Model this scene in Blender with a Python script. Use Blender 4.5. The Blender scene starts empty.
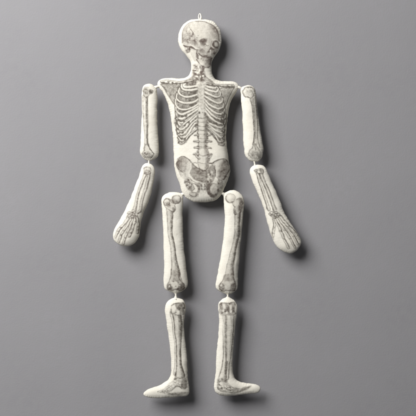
import bpy, math, random
import numpy as np

# ---------------------------------------------------------------- units
# All outlines are drawn in "units" u (0..416 across, y down); one unit is 2.4 mm on the wall.
U = 0.0024
def WX(x): return (np.asarray(x) - 208.0) * U
def WZ(y): return (208.0 - np.asarray(y)) * U
SEAM = 14.2                      # the cushions' side seams hang this many units off the wall
S = 3                            # print resolution: samples per unit
N = 416 * S
rng = np.random.default_rng(7)
random.seed(7)

def vnoise(x, y, scale, seed):
    """smooth value noise, 0..1"""
    r = np.random.default_rng(seed).random((257, 257))
    fx = x / scale + 1000.37; fy = y / scale + 1000.71
    ix = np.floor(fx).astype(int); iy = np.floor(fy).astype(int)
    tx = fx - ix; ty = fy - iy
    tx = tx * tx * (3 - 2 * tx); ty = ty * ty * (3 - 2 * ty)
    a = r[iy % 257, ix % 257]; b = r[iy % 257, (ix + 1) % 257]
    c = r[(iy + 1) % 257, ix % 257]; d = r[(iy + 1) % 257, (ix + 1) % 257]
    return (a * (1 - tx) + b * tx) * (1 - ty) + (c * (1 - tx) + d * tx) * ty

def smooth(pts, closed=False, sub=6):
    """Catmull-Rom through the points (any number of columns)"""
    p = np.asarray(pts, float)
    if closed: q = np.vstack([p[-1:], p, p[:2]])
    else: q = np.vstack([2 * p[:1] - p[1:2], p, 2 * p[-1:] - p[-2:-1]])
    out = []
    for i in range(len(q) - 3):
        a, b, c, d = q[i:i + 4]
        for k in range(sub):
            t = k / sub
            out.append(0.5 * (2 * b + (c - a) * t + (2 * a - 5 * b + 4 * c - d) * t * t + (3 * b - a - 3 * c + d) * t ** 3))
    if not closed: out.append(q[-2])
    return np.array(out)

# ---------------------------------------------------------------- the engraving printed on the cloth
D = np.zeros((N, N))             # ink density
WARM = np.zeros((N, N))          # brown ink (skull, pelvis) against olive-grey ink
GX, GY = np.meshgrid((np.arange(N) + .0) / S, (np.arange(N) + .0) / S)
MOT = vnoise(GX, GY, 1.6, 1) * .55 + vnoise(GX, GY, .75, 2) * .45
MOT2 = vnoise(GX, GY, 3.2, 3)

def win(x0, y0, x1, y1):
    return (slice(max(0, int(y0 * S)), min(N, int(y1 * S) + 2)), slice(max(0, int(x0 * S)), min(N, int(x1 * S) + 2)))
def line_field(p, X, Y):
    """distance, width column, arc position and signed side to a polyline p[:, (x, y, w)]"""
    best = np.full(X.shape, 1e9); W = np.zeros(X.shape); A = np.zeros(X.shape); G = np.zeros(X.shape)
    acc = 0.0
    for i in range(len(p) - 1):
        ax, ay, aw = p[i]; bx, by, bw = p[i + 1]
        dx, dy = bx - ax, by - ay; L2 = dx * dx + dy * dy + 1e-12; L = math.sqrt(L2)
        t = np.clip(((X - ax) * dx + (Y - ay) * dy) / L2, 0, 1)
        ex = X - ax - t * dx; ey = Y - ay - t * dy
        d = np.hypot(ex, ey); m = d < best
        best[m] = d[m]; W[m] = (aw + (bw - aw) * t)[m]; A[m] = (acc + t * L)[m]
        G[m] = np.sign(dx * ey - dy * ex)[m]
        acc += L
    return best, W, A, G
def prep(pts, w):
    p = np.asarray(pts, float)
    w = np.broadcast_to(np.asarray(w, float), (len(p),)) if np.ndim(w) == 0 or len(w) == len(p) else np.interp(np.linspace(0, 1, len(p)), np.linspace(0, 1, len(w)), w)
    return smooth(np.column_stack([p, w])) if len(p) > 2 else np.column_stack([p, w])
def bounds(p, pad): return win(p[:, 0].min() - pad, p[:, 1].min() - pad, p[:, 0].max() + pad, p[:, 1].max() + pad)

def stroke(pts, w, ink, soft=.5, mot=.35):
    p = prep(pts, w); sl = bounds(p, max(p[:, 2]) + 1)
    d, W, A, G = line_field(p, GX[sl], GY[sl])
    cov = np.clip((W / 2 - d) / soft + .5, 0, 1) * ink * (1 - mot + 2 * mot * MOT[sl])
    D[sl] = D[sl] + (1 - D[sl]) * np.clip(cov, 0, 1)
def erase(pts, w, val=.04, soft=.5):
    p = prep(pts, w); sl = bounds(p, max(p[:, 2]) + 1)
    d, W, A, G = line_field(p, GX[sl], GY[sl])
    cov = np.clip((W / 2 - d) / soft + .5, 0, 1)
    D[sl] = D[sl] * (1 - cov) + val * cov
def bone(pts, w, base=.05, edge=.5, shade=.35, side=1, line=.45, hatch=1.0):
    """a drawn bone: clears its inside, inks both edges, hatches one flank"""
    p = prep(pts, w); sl = bounds(p, max(p[:, 2]) + 1.5)
    d, W, A, G = line_field(p, GX[sl], GY[sl])
    h = W / 2; u = d / np.maximum(h, .1) * G * -side
    ins = np.clip((h - d) / .4 + .5, 0, 1)
    t = np.clip((u + .25) / 1.1, 0, 1); t = t * t * (3 - 2 * t)
    ht = (1 - .28 * hatch) + .56 * hatch * (np.sin(A * math.pi / .95 + u * .8 + 9 * MOT2[sl]) ** 2)
    val = base * (.5 + MOT[sl]) + shade * t * ht * (.6 + .8 * MOT[sl])
    e = np.exp(-((d - h) / line) ** 2) * edge * np.where(u > 0, 1.15, .75) * (.65 + .7 * MOT[sl])
    D[sl] = D[sl] * (1 - ins) + np.clip(val, 0, 1) * ins
    D[sl] = D[sl] + (1 - D[sl]) * np.clip(e, 0, .95)
def blob(cx, cy, rx, ry, ink, soft=.35, rot=0, mot=.4, mode='ink'):
    R = max(rx, ry) * 1.6 + 1; sl = win(cx - R, cy - R, cx + R, cy + R)
    X = GX[sl] - cx; Y = GY[sl] - cy; c, s = math.cos(rot), math.sin(rot)
    q = np.hypot((X * c + Y * s) / rx, (-X * s + Y * c) / ry)
    cov = np.clip((1 - q) / soft + .5, 0, 1)
    if mode == 'ink':
        D[sl] = D[sl] + (1 - D[sl]) * np.clip(cov * ink * (1 - mot + 2 * mot * MOT[sl]), 0, 1)
    else:
        D[sl] = D[sl] * (1 - cov) + ink * cov
def ring(cx, cy, rx, ry, w, ink, a0=0, a1=360, rot=0):
    a = np.radians(np.linspace(a0, a1, 22)); c, s = math.cos(rot), math.sin(rot)
    x = rx * np.cos(a); y = ry * np.sin(a)
    stroke(np.column_stack([cx + x * c - y * s, cy + x * s + y * c]), w, ink)
def poly_sd(P, X, Y):
    """signed distance to a closed polygon (positive inside), and arc position of the nearest edge"""
    best = np.full(X.shape, 1e9); A = np.zeros(X.shape); inside = np.zeros(X.shape, bool)
    NX = np.zeros(X.shape); NY = np.zeros(X.shape); acc = 0.0
    for i in range(len(P)):
        ax, ay = P[i]; bx, by = P[(i + 1) % len(P)]
        dx, dy = bx - ax, by - ay; L2 = dx * dx + dy * dy + 1e-12
        t = np.clip(((X - ax) * dx + (Y - ay) * dy) / L2, 0, 1)
        px = ax + t * dx; py = ay + t * dy
        d = np.hypot(X - px, Y - py); m = d < best
        best[m] = d[m]; A[m] = acc + (t * math.sqrt(L2))[m]; NX[m] = px[m]; NY[m] = py[m]
        acc += math.sqrt(L2)
        if abs(dy) > 1e-12:
            cr = ((ay > Y) != (by > Y)) & (X < dx * (Y - ay) / dy + ax)
            inside ^= cr
    return np.where(inside, best, -best), A, NX, NY, acc
def fill(pts, ink, soft=.8, mot=.4, mode='ink', out=0, hatch=0, grad=None):
    P = smooth(pts, True, 4); sl = win(P[:, 0].min() - 2, P[:, 1].min() - 2, P[:, 0].max() + 2, P[:, 1].max() + 2)
    sd = poly_sd(P, GX[sl], GY[sl])[0]
    cov = np.clip(sd / soft + .5, 0, 1)
    k = ink * (1 - mot + 2 * mot * MOT[sl])
    if grad is not None:                     # (x0, y0, x1, y1): full ink at the first point, none at the second
        x0, y0, x1, y1 = grad; L2 = (x1 - x0) ** 2 + (y1 - y0) ** 2
        k = k * np.clip(1 - ((GX[sl] - x0) * (x1 - x0) + (GY[sl] - y0) * (y1 - y0)) / L2, 0, 1)
    if hatch: k = k * (1 - .5 * hatch + hatch * np.sin((GX[sl] * .75 + GY[sl]) * math.pi / 1.05) ** 2)
    if mode == 'ink': D[sl] = D[sl] + (1 - D[sl]) * np.clip(cov * k, 0, 1)
    else: D[sl] = D[sl] * (1 - cov) + k * cov
    if out:
        e = np.exp(-(sd / .45) ** 2) * out * (.6 + .8 * MOT[sl])
        D[sl] = D[sl] + (1 - D[sl]) * np.clip(e, 0, 1)
def warm(cx, cy, rx, ry, v=1.0):
    sl = win(cx - rx * 1.5, cy - ry * 1.5, cx + rx * 1.5, cy + ry * 1.5)
    q = np.hypot((GX[sl] - cx) / rx, (GY[sl] - cy) / ry)
    WARM[sl] = np.maximum(WARM[sl], v * np.clip((1.4 - q) / .5, 0, 1))
def Z(x0, y0, f=8.0):
    def g(*a):
        r = [(x0 + x / f, y0 + y / f) for x, y in zip(a[0::2], a[1::2])]
        return r
    return g

def draw_torso():
    a = Z(156, 74); b = Z(192, 74); c = Z(160, 110); e = Z(190, 110)
    # shoulder blades
    fill(a(40,85, 110,78, 200,84, 218,92, 190,125, 168,170, 158,215, 150,250, 138,240, 98,172, 62,112), .46, hatch=.75, mot=.45, out=.45)
    fill(b(225,118, 290,108, 342,100, 318,150, 280,215, 262,285, 252,300, 252,220, 232,160), .34, hatch=.7, mot=.5, out=.42)
    stroke(b(340,108, 300,180, 264,270), 1.1, .42, soft=.8)
    stroke(a(52,100, 95,175, 140,245), 1.0, .42, soft=.8)
    erase(b(330,118, 290,190, 268,240), .6, .1)
    # the dark inside of the chest
    fill(a(205,80, 335,70, 350,310, 420,340, 420,416, 160,416, 158,330, 152,240, 168,165), .48, soft=2, mot=.5, hatch=.6)
    fill(b(0,70, 190,85, 225,150, 250,230, 268,330, 268,416, 0,416), .43, soft=2, mot=.5, hatch=.6)
    fill(c(135,0, 300,30, 400,0, 416,60, 380,100, 300,110, 250,150, 230,200, 205,262, 155,270, 138,200), .34, soft=2, mot=.6)
    fill(e(0,0, 270,0, 272,180, 268,280, 235,275, 190,215, 130,140, 60,100, 0,60), .3, soft=2, mot=.6)
    # ribs, left of the picture
    L = [a(240,80, 222,92, 232,108, 275,112, 325,104),
         a(207,84, 208,110, 232,130, 280,136, 330,128),
         a(190,118, 184,148, 210,178, 262,190, 330,174),
         a(170,162, 164,196, 188,226, 238,240, 298,230, 334,208),
         a(158,212, 158,250, 184,284, 232,294, 292,276, 336,244),
         a(158,272, 170,312, 206,330, 262,312, 338,268),
         a(162,318, 176,352, 214,364, 268,336, 345,282),
         a(164,362, 184,392, 226,392, 280,356, 352,300)]
    for k, p in enumerate(L):
        bone(p, [1.8, 2.4, 2.6, 2.3], base=.03, edge=.55, shade=.3, side=-1, line=.42)
    L2 = [c(140,90, 160,126, 196,122, 240,82, 305,30), c(138,130, 158,160, 192,158, 228,118, 262,84, 308,44),
          c(138,160, 156,195, 188,196, 226,160, 258,116, 306,74), c(142,196, 166,222, 205,216, 236,180, 262,138, 306,92),
          c(146,226, 168,248, 206,240, 240,200, 300,152)]
    for p in L2: bone(p, [1.7, 2.2, 2.3, 2.1], base=.03, edge=.56, shade=.3, side=-1, line=.42)
    stroke(c(240,205, 272,178, 304,156), 1.1, .45, soft=.8)
    stroke(c(150,262, 175,276, 208,262, 232,215), 1.1, .42, soft=.8)
    stroke(c(148,268, 180,272, 214,262), .8, .4)
    for x, y in ((146,55),(150,62),(142,92),(178,128),(144,158),(182,186),(150,192),(155,216),(172,230),(200,240),(156,262),(215,150),(232,108),(196,100),(180,60),(212,56)):
        blob(*c(x, y)[0], .95, 1.3, .5, rot=.7)
    stroke(c(134,0, 132,60, 134,130, 140,200, 150,262), .7, .32)
    # ribs, right of the picture
    Rr = [b(95,98, 140,112, 178,118, 200,106, 186,94), b(100,122, 150,142, 190,148, 208,128, 204,112),
          b(100,150, 150,176, 196,190, 226,176, 226,150), b(100,182, 150,216, 205,236, 240,226, 244,196),
          b(100,212, 145,256, 200,280, 244,272, 254,240), b(100,240, 145,292, 205,322, 250,316, 262,288),
          b(98,268, 145,322, 205,362, 256,358, 268,332), b(92,292, 145,352, 205,398, 258,398, 270,372)]
    for p in Rr: bone(p, [2.7, 2.5, 2.3, 1.7], base=.05, edge=.5, shade=.32, side=-1, line=.42)
    R2 = [e(88,48, 130,92, 190,132, 246,146, 272,118), e(96,74, 140,122, 196,166, 248,186, 274,160),
          e(108,104, 150,146, 200,196, 246,222, 274,204), e(122,134, 160,172, 206,226, 244,256, 272,244)]
    for p in R2: bone(p, [2.9, 2.8, 2.4, 1.7], base=.05, edge=.5, shade=.32, side=-1, line=.42)
    stroke(e(126,142, 166,180, 200,228, 228,272), 1.4, .55, soft=.8)
    stroke(e(224,276, 246,286, 270,282), 1.2, .5, soft=.8)
    stroke(e(272,20, 268,90, 275,160, 272,280), .8, .42)
    for x, y in ((262,62),(250,80),(266,110),(246,104),(262,150),(256,176),(268,212),(262,240),(252,262),(236,240),(212,120),(190,110),(222,84),(258,38)):
        blob(*e(x, y)[0], 1.0, 1.5, .46, rot=-.5)
    # collar bones
    bone(a(48,62, 90,58, 140,66, 195,74, 240,66, 290,56), [2.4, 1.7, 1.6, 1.8, 2.2], base=.05, edge=.62, shade=.28, side=-1)
    fill(a(48,70, 95,66, 150,74, 195,80, 160,90, 90,84, 50,86), .42, soft=1, mot=.8)
    for x, y in ((82,66),(118,74),(150,72)): blob(*a(x, y)[0], 1.2, .8, .06, mode='set', soft=.8)
    bone(b(70,72, 120,86, 180,92, 250,94, 330,96), [2.4, 1.9, 1.7, 1.8, 2.6], base=.06, edge=.66, shade=.3, side=-1)
    stroke(b(110,84, 150,94, 220,100, 270,112, 325,112), .9, .5)
    for x, y in ((300,104),(322,98),(285,100),(165,90),(120,92)): blob(*b(x, y)[0], 1.4, .9, .45)
    # breast bone
    fill(a(328,66, 352,56, 398,62, 404,96, 392,130, 392,300, 372,318, 350,306, 336,270, 336,130, 322,96), .07, mot=.95, mode='set', soft=2.2)
    fill(a(340,80, 395,70, 396,130, 388,300, 345,290, 340,140), .12, mot=1.0, soft=2)
    for k in range(8):
        y = 92 + k * 27
        stroke(a(335, y, 348, y + 4), .5, .25); stroke(a(384, y + 2, 398, y - 2), .5, .25)
        blob(*a(364 + 8 * math.sin(k * 2.1), y + 8)[0], 1.6, .8, .12, soft=.9)
    stroke(a(334,110, 338,200, 338,280), .5, .22); stroke(a(392,120, 394,210, 390,300), .5, .25)
    erase(e(76,-10, 90,30, 86,60), 1.3, .05, soft=.9)

def draw_spine():
    e = Z(190, 110); g = Z(166, 150)
    fill(e(62,44, 132,44, 138,130, 136,240, 144,330, 150,420, 64,420, 64,330, 62,240, 58,130), .13, soft=1, mode='set', mot=.5)
    stroke(e(64,44, 62,140, 66,240, 70,400), 1.0, .42, soft=.8)
    fill(e(112,44, 136,44, 140,130, 138,240, 146,330, 150,410, 122,410, 116,300, 112,160), .48, soft=2, hatch=.7, mot=.4)
    for k, y in enumerate((66, 96, 128, 160, 193, 226, 258, 300, 345, 388)):
        stroke(e(62, y, 98, y + 5, 140, y), .8, .36)
        stroke(e(60, y - 7, 66, y + 7), 1.5, .35, soft=.9)
        stroke(e(134, y - 7, 140, y + 7), 1.6, .42, soft=.9)
    for y in (100, 140): 
        stroke(e(40, y, 64, y + 6), 1.0, .42); stroke(e(136, y + 6, 158, y), 1.0, .4)
    for y, l in ((203, 26), (254, 34), (306, 30), (356, 34)):
        bone(e(66, y + 4, 50, y, 64 - l, y + 1), [1.7, 1.6, 1.2], base=.1, edge=.5, shade=.3, side=1)
        bone(e(138, y + 4, 150, y, 136 + l, y + 1), [1.7, 1.6, 1.2], base=.16, edge=.52, shade=.35, side=-1)
    warm(203, 176, 32, 30, .55)

def draw_skull():
    z1 = Z(180, 17, 16); z2 = Z(198, 17, 16); z3 = Z(180, 36, 16); z4 = Z(196, 36, 16); z5 = Z(190, 50, 16)
    warm(199, 44, 24, 34)
    head = z1(36,400, 34,285, 60,190, 120,125, 200,92, 300,78) + z2(110,90, 180,120, 250,168, 302,228, 326,300, 336,390) + z4(352,190, 322,262, 280,312, 262,365) + z5(342,150, 332,215, 312,270, 285,298, 240,294, 190,268, 140,222, 108,170) + z3(240,300, 150,240, 100,270, 64,170, 40,60)
    fill(head, .14, mot=.5, soft=1.2)
    # shaded temple and forehead
    fill(z2(190,140, 260,175, 318,240, 332,330, 330,385, 262,372, 205,335, 140,322, 160,225), .36, soft=5, hatch=.5, grad=(219.5,32,205,37))
    fill(z2(190,130, 260,172, 318,245, 300,265, 245,225, 200,185), .26, soft=3, hatch=.5)
    stroke(z2(-40,80, 100,90, 180,120, 250,165, 304,228, 328,300, 338,395), [.5, .7, 1.0, 1.3, 1.4, 1.4, 1.2], .55, soft=.8, mot=.2)
    stroke(z1(40,416, 36,285, 60,192, 120,126, 200,92, 300,78, 400,84), [1.2, 1.1, .9, .7, .5, .5], .42, soft=.8, mot=.3)
    stroke(z1(52,400, 52,290, 84,205, 140,150), 2.2, .2, soft=2)
    # side of the skull
    fill(z1(60,300, 110,250, 180,270, 240,330, 285,400) + z3(270,60, 275,150, 210,165, 110,160, 62,130, 50,20), .26, soft=4, mot=.85, hatch=.4)
    fill(z3(190,90, 262,80, 275,150, 235,168, 185,155), .28, soft=3, mot=.6)
    stroke(z1(150,180, 200,250, 215,290, 190,310), .8, .35, mot=.7)
    for x, y, r in ((205,280,.9), (215,300,.7), (270,350,.7), (120,375,1.0), (150,390,.9), (100,240,.7), (120,400,.8), (290,320,.6), (150,240,.6), (80,330,.8)): blob(*z1(x, y)[0], r, r * .8, .34)
    for x, y, r in ((105,85,1.0), (150,60,.8), (120,110,1.0), (210,95,1.0), (165,120,.8), (85,60,.8), (245,125,.9)): blob(*z3(x, y)[0], r, r, .26, soft=.9)
    fill(z4(0,170, 60,200, 150,200, 190,230, 180,270, 100,262, 20,262), .2, soft=3, mot=.6, hatch=.4)
    fill(z4(220,60, 262,80, 262,140, 232,200, 205,190, 215,120), .2, soft=3, mot=.4, hatch=.4)
    # ear hole, mastoid, cheek arch
    stroke(z3(62,158, 100,182, 140,185, 155,205), 1.1, .62, soft=.6)
    fill(z3(70,170, 110,182, 150,205, 158,255, 128,276, 100,250), .4, soft=1.2, mot=.6, hatch=.4)
    stroke(z3(148,195, 152,235, 146,268, 120,275), 1.2, .5, soft=.8)
    blob(*z3(102, 215)[0], .9, 1.0, .08, mode='set', soft=.8)
    fill(z3(156,182, 178,176, 200,198, 246,232, 240,242, 196,226, 170,210), .78, soft=.7, mot=.15)
    erase(z3(165,165, 200,182, 250,220, 300,222), 1.2, .06, soft=1)
    stroke(z3(250,238, 300,236, 350,246), .7, .3)
    fill(z3(258,238, 276,240, 278,290, 300,325, 285,362, 268,350, 258,300), .66, soft=.8, mot=.4)
    fill(z3(285,235, 345,225, 380,250, 350,275, 305,280), .34, soft=2.5, mot=.6)
    # eye sockets
    fill(z4(58,95, 100,72, 172,70, 168,100, 152,140, 122,166, 76,152, 58,122), .46, soft=1.0, mot=.35, hatch=.4)
    blob(*z4(104, 120)[0], 1.3, 1.2, .34, soft=1.2); blob(*z4(84, 112)[0], 1.2, 1.8, .16, soft=1); blob(*z4(145, 88)[0], 1.8, .8, .34, soft=1)
    stroke(z4(52,100, 98,68, 178,66), .9, .5, soft=.7); stroke(z4(150,150, 176,172, 190,166), .8, .5, soft=.7)
    stroke(z4(60,150, 100,180, 150,178), .8, .16, soft=1)
    ring(*z4(310, 150)[0], 2.4, 2.9, 2.1, .48); ring(*z4(310, 150)[0], 2.5, 3.1, 1.2, .4, 80, 290); stroke(z4(345,120, 356,160, 340,205), 1.4, .4, soft=.9)
    blob(*z4(320, 146)[0], 1.5, 1.8, .2, mode='set', soft=1.0)
    stroke(z4(265,130, 290,92, 335,92, 352,130), .8, .34, soft=.8)
    # nose, far cheek
    stroke(z4(250,80, 238,140, 222,200), 1.2, .18, soft=1.2)
    fill(z4(196,262, 216,222, 240,202, 262,222, 252,262, 232,250, 212,268), .42, soft=1.2, mot=.4)
    stroke(z4(192,268, 212,262, 220,225, 242,205, 262,230), 1.3, .5, soft=.8, mot=.2)
    blob(*z4(203, 255)[0], 1.0, .9, .4); blob(*z4(228, 245)[0], .7, 1.0, .1, mode='set')
    fill(z4(240,205, 290,215, 345,205, 330,255, 290,300, 262,300, 250,262), .36, soft=2, mot=.7, hatch=.4)
    blob(*z4(290, 282)[0], 1.1, 1.0, .4, soft=.8); stroke(z4(248,260, 250,310, 240,350), .9, .3, soft=1)
    # jaws and teeth
    fill(z4(60,250, 190,280, 245,310, 250,352, 120,345, 60,300), .14, soft=2, mot=.6)
    stroke(z4(42,288, 90,330, 130,345, 190,352, 255,356), 1.0, .72, soft=.6, mot=.15)
    for k in range(11):
        x = 95 + k * 14.5; y = 334 + k * 1.6
        stroke(z4(x, y - 20, x + 2, y + 2), .55, .5); stroke(z4(x + 3, y + 10, x + 5, y + 34), .55, .46)
    fill(z5(180,150, 250,150, 340,150, 325,190, 250,195, 185,185), .16, soft=1.5, mot=.8)
    fill(z5(236,205, 300,165, 340,152, 332,215, 312,272, 284,298, 240,292, 222,250), .56, soft=2.5, hatch=.55, mot=.3, grad=(212.5,63,201,66))
    stroke(z5(342,140, 336,210, 314,268, 284,298), 1.3, .5, soft=.9, mot=.2)
    stroke(z5(104,165, 140,222, 190,268, 238,294, 284,298), .9, .56, soft=.8)
    stroke(z5(105,60, 108,110, 130,140), 1.6, .6, soft=.9); blob(*z5(180, 236)[0], 1.9, 1.3, .05, mode='set', soft=1)
    blob(*z5(150, 125)[0], .9, 1.0, .04, mode='set'); blob(*z5(185, 150)[0], .8, .8, .3); blob(*z5(215, 175)[0], .8, 1.0, .26)
    # throat muscles
    for k in range(4): stroke(z3(165 + k * 20, 262 + k * 6, 195 + k * 18, 330, 235 + k * 16, 410), .6, .22)

def draw_neck():
    v = Z(184, 60, 13.87)
    warm(200, 70, 12, 9, .5)
    fill(v(120,70, 190,75, 235,105, 275,110, 292,180, 300,250, 280,310, 130,310, 112,230, 118,150), .36, soft=2.5, mot=.7, hatch=.4)
    fill(v(222,95, 275,105, 268,190, 250,300, 228,300, 222,190), .36, soft=1.6, mot=.4, hatch=.5)
    for x, y, rx, ry, d in ((150,95,1.6,1.0,.42), (165,128,1.5,.8,.3), (140,160,1.7,1.0,.4), (152,205,1.9,1.0,.5), (130,185,1.2,1.0,.36), (175,215,1.4,.8,.36), (235,185,1.3,1.3,.5), (255,160,1.2,1.6,.4),
                            (240,270,1.2,1.6,.45), (275,205,1.3,1.1,.4), (290,235,1.1,.9,.34), (205,230,1.0,1.2,.34), (165,255,1.4,.8,.36), (195,275,1.2,.8,.34), (260,290,1.3,.7,.4), (215,130,.8,2.0,.34)):
        blob(*v(x, y)[0], rx, ry, d, soft=.6, rot=.3)
    for x, y, rx, ry in ((188,190,1.2,.9), (210,160,.9,2.0), (180,240,1.3,.8), (264,236,1.2,.8), (200,105,.9,1.6), (160,180,1.1,.6), (225,245,.7,.9), (150,142,1.2,.6)): blob(*v(x, y)[0], rx, ry, .05, mode='set', soft=.8)
    for k in range(6): stroke(v(152 - k * 3, 215 + k * 14, 100 - k * 6, 250 + k * 13, 30 - k * 8, 288 + k * 10), .55, .34)
    for k in range(6): stroke(v(285 + k * 2, 225 + k * 13, 330 + k * 5, 258 + k * 10, 395 + k * 6, 296 + k * 8), .6, .36)
    erase(v(300,150, 330,190, 360,230), 2.4, .0, soft=1.2)

def draw_pelvis():
    p1 = Z(172, 154, 13); p2 = Z(200, 154, 13); p3 = Z(178, 174, 13); p4 = Z(198, 174, 13); g = Z(166, 150)
    # deep basin and sacrum
    fill(p1(262,118, 300,150, 345,186, 400,222) + p2(60,215, 100,205, 130,165, 170,150, 196,200, 200,290, 180,350, 130,395) + p3(400,60, 390,140, 345,130, 300,110, 230,95, 195,60) + p1(270,300, 240,262, 240,200), .44, soft=1.2, mot=.2, hatch=.5)
    for k in range(5): stroke(p1(300 + k * 6 + 20 * math.sin(k * 2.3), 215 + k * 32, 350, 230 + k * 30, 400 + 12 * math.sin(k * 3.1), 220 + k * 33), 1.0, .26, soft=1.2, mot=.8)
    fill(p1(290,190, 345,215, 405,235, 412,270, 330,262), .22, soft=3, mot=.5, hatch=.5)
    stroke(p1(262,120, 300,160, 350,196, 410,232), .9, .45, soft=.7)
    for x, y, rx, ry in ((105,270,1.0,.9), (118,300,1.1,1.3), (100,330,.9,1.0), (150,246,1.3,1.5), (145,320,1.1,.8)): blob(*p2(x, y)[0], rx, ry, .12, mode='set', soft=.9)
    for x, y in ((130,275),(165,285),(120,235),(85,300),(140,350),(80,255)): blob(*p2(x, y)[0], 1.0, 1.4, .38, soft=.7)
    # hip bone, left of the picture
    fill(p1(66,150, 82,84, 108,48, 160,44, 215,74, 254,112, 262,160, 246,222, 222,256, 190,270, 150,244, 112,214, 80,184), .16, mode='set', out=.3, soft=1, mot=.4)
    fill(p1(70,150, 84,84, 110,50, 160,46, 205,80, 200,150, 185,230, 150,240, 112,212, 80,184), .58, soft=2.5, hatch=.45, mot=.3, grad=(177,165,193,168))
    stroke(p1(74,160, 84,92, 108,50, 160,44, 215,74, 254,114), [1.5, 1.4, 1.0, .8, .8, .9], .5, soft=.8, mot=.3)
    stroke(p1(88,92, 98,130, 92,170), 1.4, .3, soft=1)
    erase(p1(256,130, 256,180, 240,226, 215,262), 1.3, .05, soft=1)
    for a in ((80,60, 66,80), (68,100, 56,140), (85,200, 100,250), (96,215, 118,262), (112,225, 128,250), (104,262, 120,285)): stroke(p1(*a), .8, .4)
    stroke(p1(66,150, 84,190, 115,222, 150,250), .9, .5)
    # socket, sitting bone
    fill(p1(140,250, 215,262, 240,290, 224,326, 160,330, 120,280), .2, mode='set', soft=2.2, mot=.9)
    fill(p3(80,80, 120,60, 165,75, 195,105, 195,200, 175,225, 130,200, 95,140), .5, soft=1.5, mot=.6, hatch=.3)
    for x, y in ((115,95),(150,110),(120,140),(165,165),(90,110),(150,190),(180,130),(140,75)): blob(*p3(x, y)[0], 1.1, 1.2, .42, rot=.6)
    for x, y in ((135,125),(105,120),(160,140),(170,90),(125,165)): blob(*p3(x, y)[0], .7, .6, .14, mode='set', soft=.9)
    erase(p1(228,285, 268,322, 330,358) + p3(300,118), [1.6, 2.0, 1.8, 1.2], .07, soft=.8)
    stroke(p1(222,300, 258,332, 318,372) + p3(300,130), .8, .42)
    fill(p3(196,122, 290,130, 305,180, 285,240, 240,285, 180,275, 150,240, 185,215), .24, soft=1.5, mot=.5, mode='set')
    fill(p3(194,128, 226,128, 256,168, 262,214, 238,242, 190,238, 186,222, 216,196, 204,160), .0, mode='set', soft=.9, out=.45)
    stroke(p3(262,150, 280,190, 268,240, 240,262), 1.2, .4, soft=.9)
    stroke(p3(150,262, 180,286, 225,294, 262,272), 1.1, .55, soft=.7, mot=.2); stroke(p3(140,285, 200,312, 268,296), .7, .25)
    # middle joint
    fill(p3(255,105, 400,120, 385,215, 330,240, 285,255, 262,200), .14, soft=2, mot=.7)
    fill(p3(292,125, 360,125, 362,235, 335,240, 318,215, 300,240, 288,200), .26, mode='set', mot=.6, soft=1)
    for x, y in ((305,150),(312,195),(345,150),(350,200)): blob(*p3(x, y)[0], .9, 1.3, .36)
    for x, y in ((326,180),(300,222),(345,225),(330,140)): blob(*p3(x, y)[0], .8, 1.2, .06, mode='set', soft=.8)
    # hip bone, right of the picture
    fill(p2(146,132, 200,96, 250,72, 318,66, 354,96, 376,150, 380,205, 342,270, 304,338, 252,335, 214,292, 200,232, 186,180), .16, mode='set', out=.25, soft=1, mot=.4)
    fill(p2(262,130, 310,74, 352,100, 374,150, 372,205, 338,268, 300,330, 250,322, 236,260, 246,190), .42, soft=3, hatch=.45, mot=.35)
    stroke(p2(130,132, 165,122, 205,92, 252,72, 318,66, 352,94, 376,150, 384,190), [1.4, 1.3, 1.1, 1.0, .8, .9, 1.0, .8], .52, soft=.7, mot=.25)
    stroke(p2(380,205, 350,255, 322,300, 304,340), 1.2, .58, soft=.8); erase(p2(392,225, 360,280, 330,330), .9, .06, soft=.8)
    erase(p2(200,130, 206,190, 212,240, 218,295), 1.5, .08, soft=1.2)
    stroke(p2(186,160, 196,220, 204,290), .9, .42, soft=.8)
    stroke(p2(262,235, 300,215, 345,190), 1.2, .2, soft=1.2); stroke(p2(250,300, 290,270, 330,250), 1.0, .24, soft=1)
    blob(*p2(215, 348)[0], 1.7, 1.5, .05, mode='set', soft=.8); blob(*p2(250, 340)[0], 1.0, .9, .4)
    blob(*p2(330, 292)[0], .8, .9, .5)
    # ring of the right sitting bone
    fill(p4(250,90, 300,80, 325,110, 320,190, 290,240, 262,250, 250,160), .32, soft=1.5, mot=.7, hatch=.3)
    fill(p4(118,130, 165,118, 225,128, 270,165, 275,230, 250,275, 200,300, 155,288, 122,245, 108,185), .3, mode='set', soft=1.4, mot=.5)
    fill(p4(116,135, 160,120, 190,140, 165,165, 158,210, 175,250, 215,268, 250,255, 240,285, 195,302, 150,286, 120,245, 106,190), .62, soft=1.2, mot=.25)
    fill(p4(178,150, 215,140, 255,160, 262,215, 240,250, 205,258, 172,232, 164,190), .16, mode='set', soft=1.6, mot=.6)
    fill(p4(195,200, 235,190, 250,225, 215,248), .16, soft=2)
    stroke(p4(160,150, 190,128, 240,135), .8, .3); stroke(p4(262,170, 272,215, 255,250), .9, .42, soft=.9)
    stroke(p4(160,292, 195,306, 240,290), .7, .3)
    blob(*p4(235, 90)[0], 1.5, 1.3, .08, mode='set', soft=.8); blob(*p4(130, 105)[0], 1.2, 1.0, .45); blob(*p4(268, 130)[0], .9, 1.2, .4); blob(*p4(262, 215)[0], .8, 1.6, .5)
    # lowest vertebra over the basin
    fill(g(264,0, 332,0, 336,40, 346,66, 340,110, 336,148, 302,166, 272,152, 258,104, 254,70, 266,40), .1, mode='set', out=.3)
    fill(g(310,0, 334,0, 340,40, 348,66, 342,120, 330,152, 314,158, 318,110, 316,60), .46, soft=2.5, hatch=.5)
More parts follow.
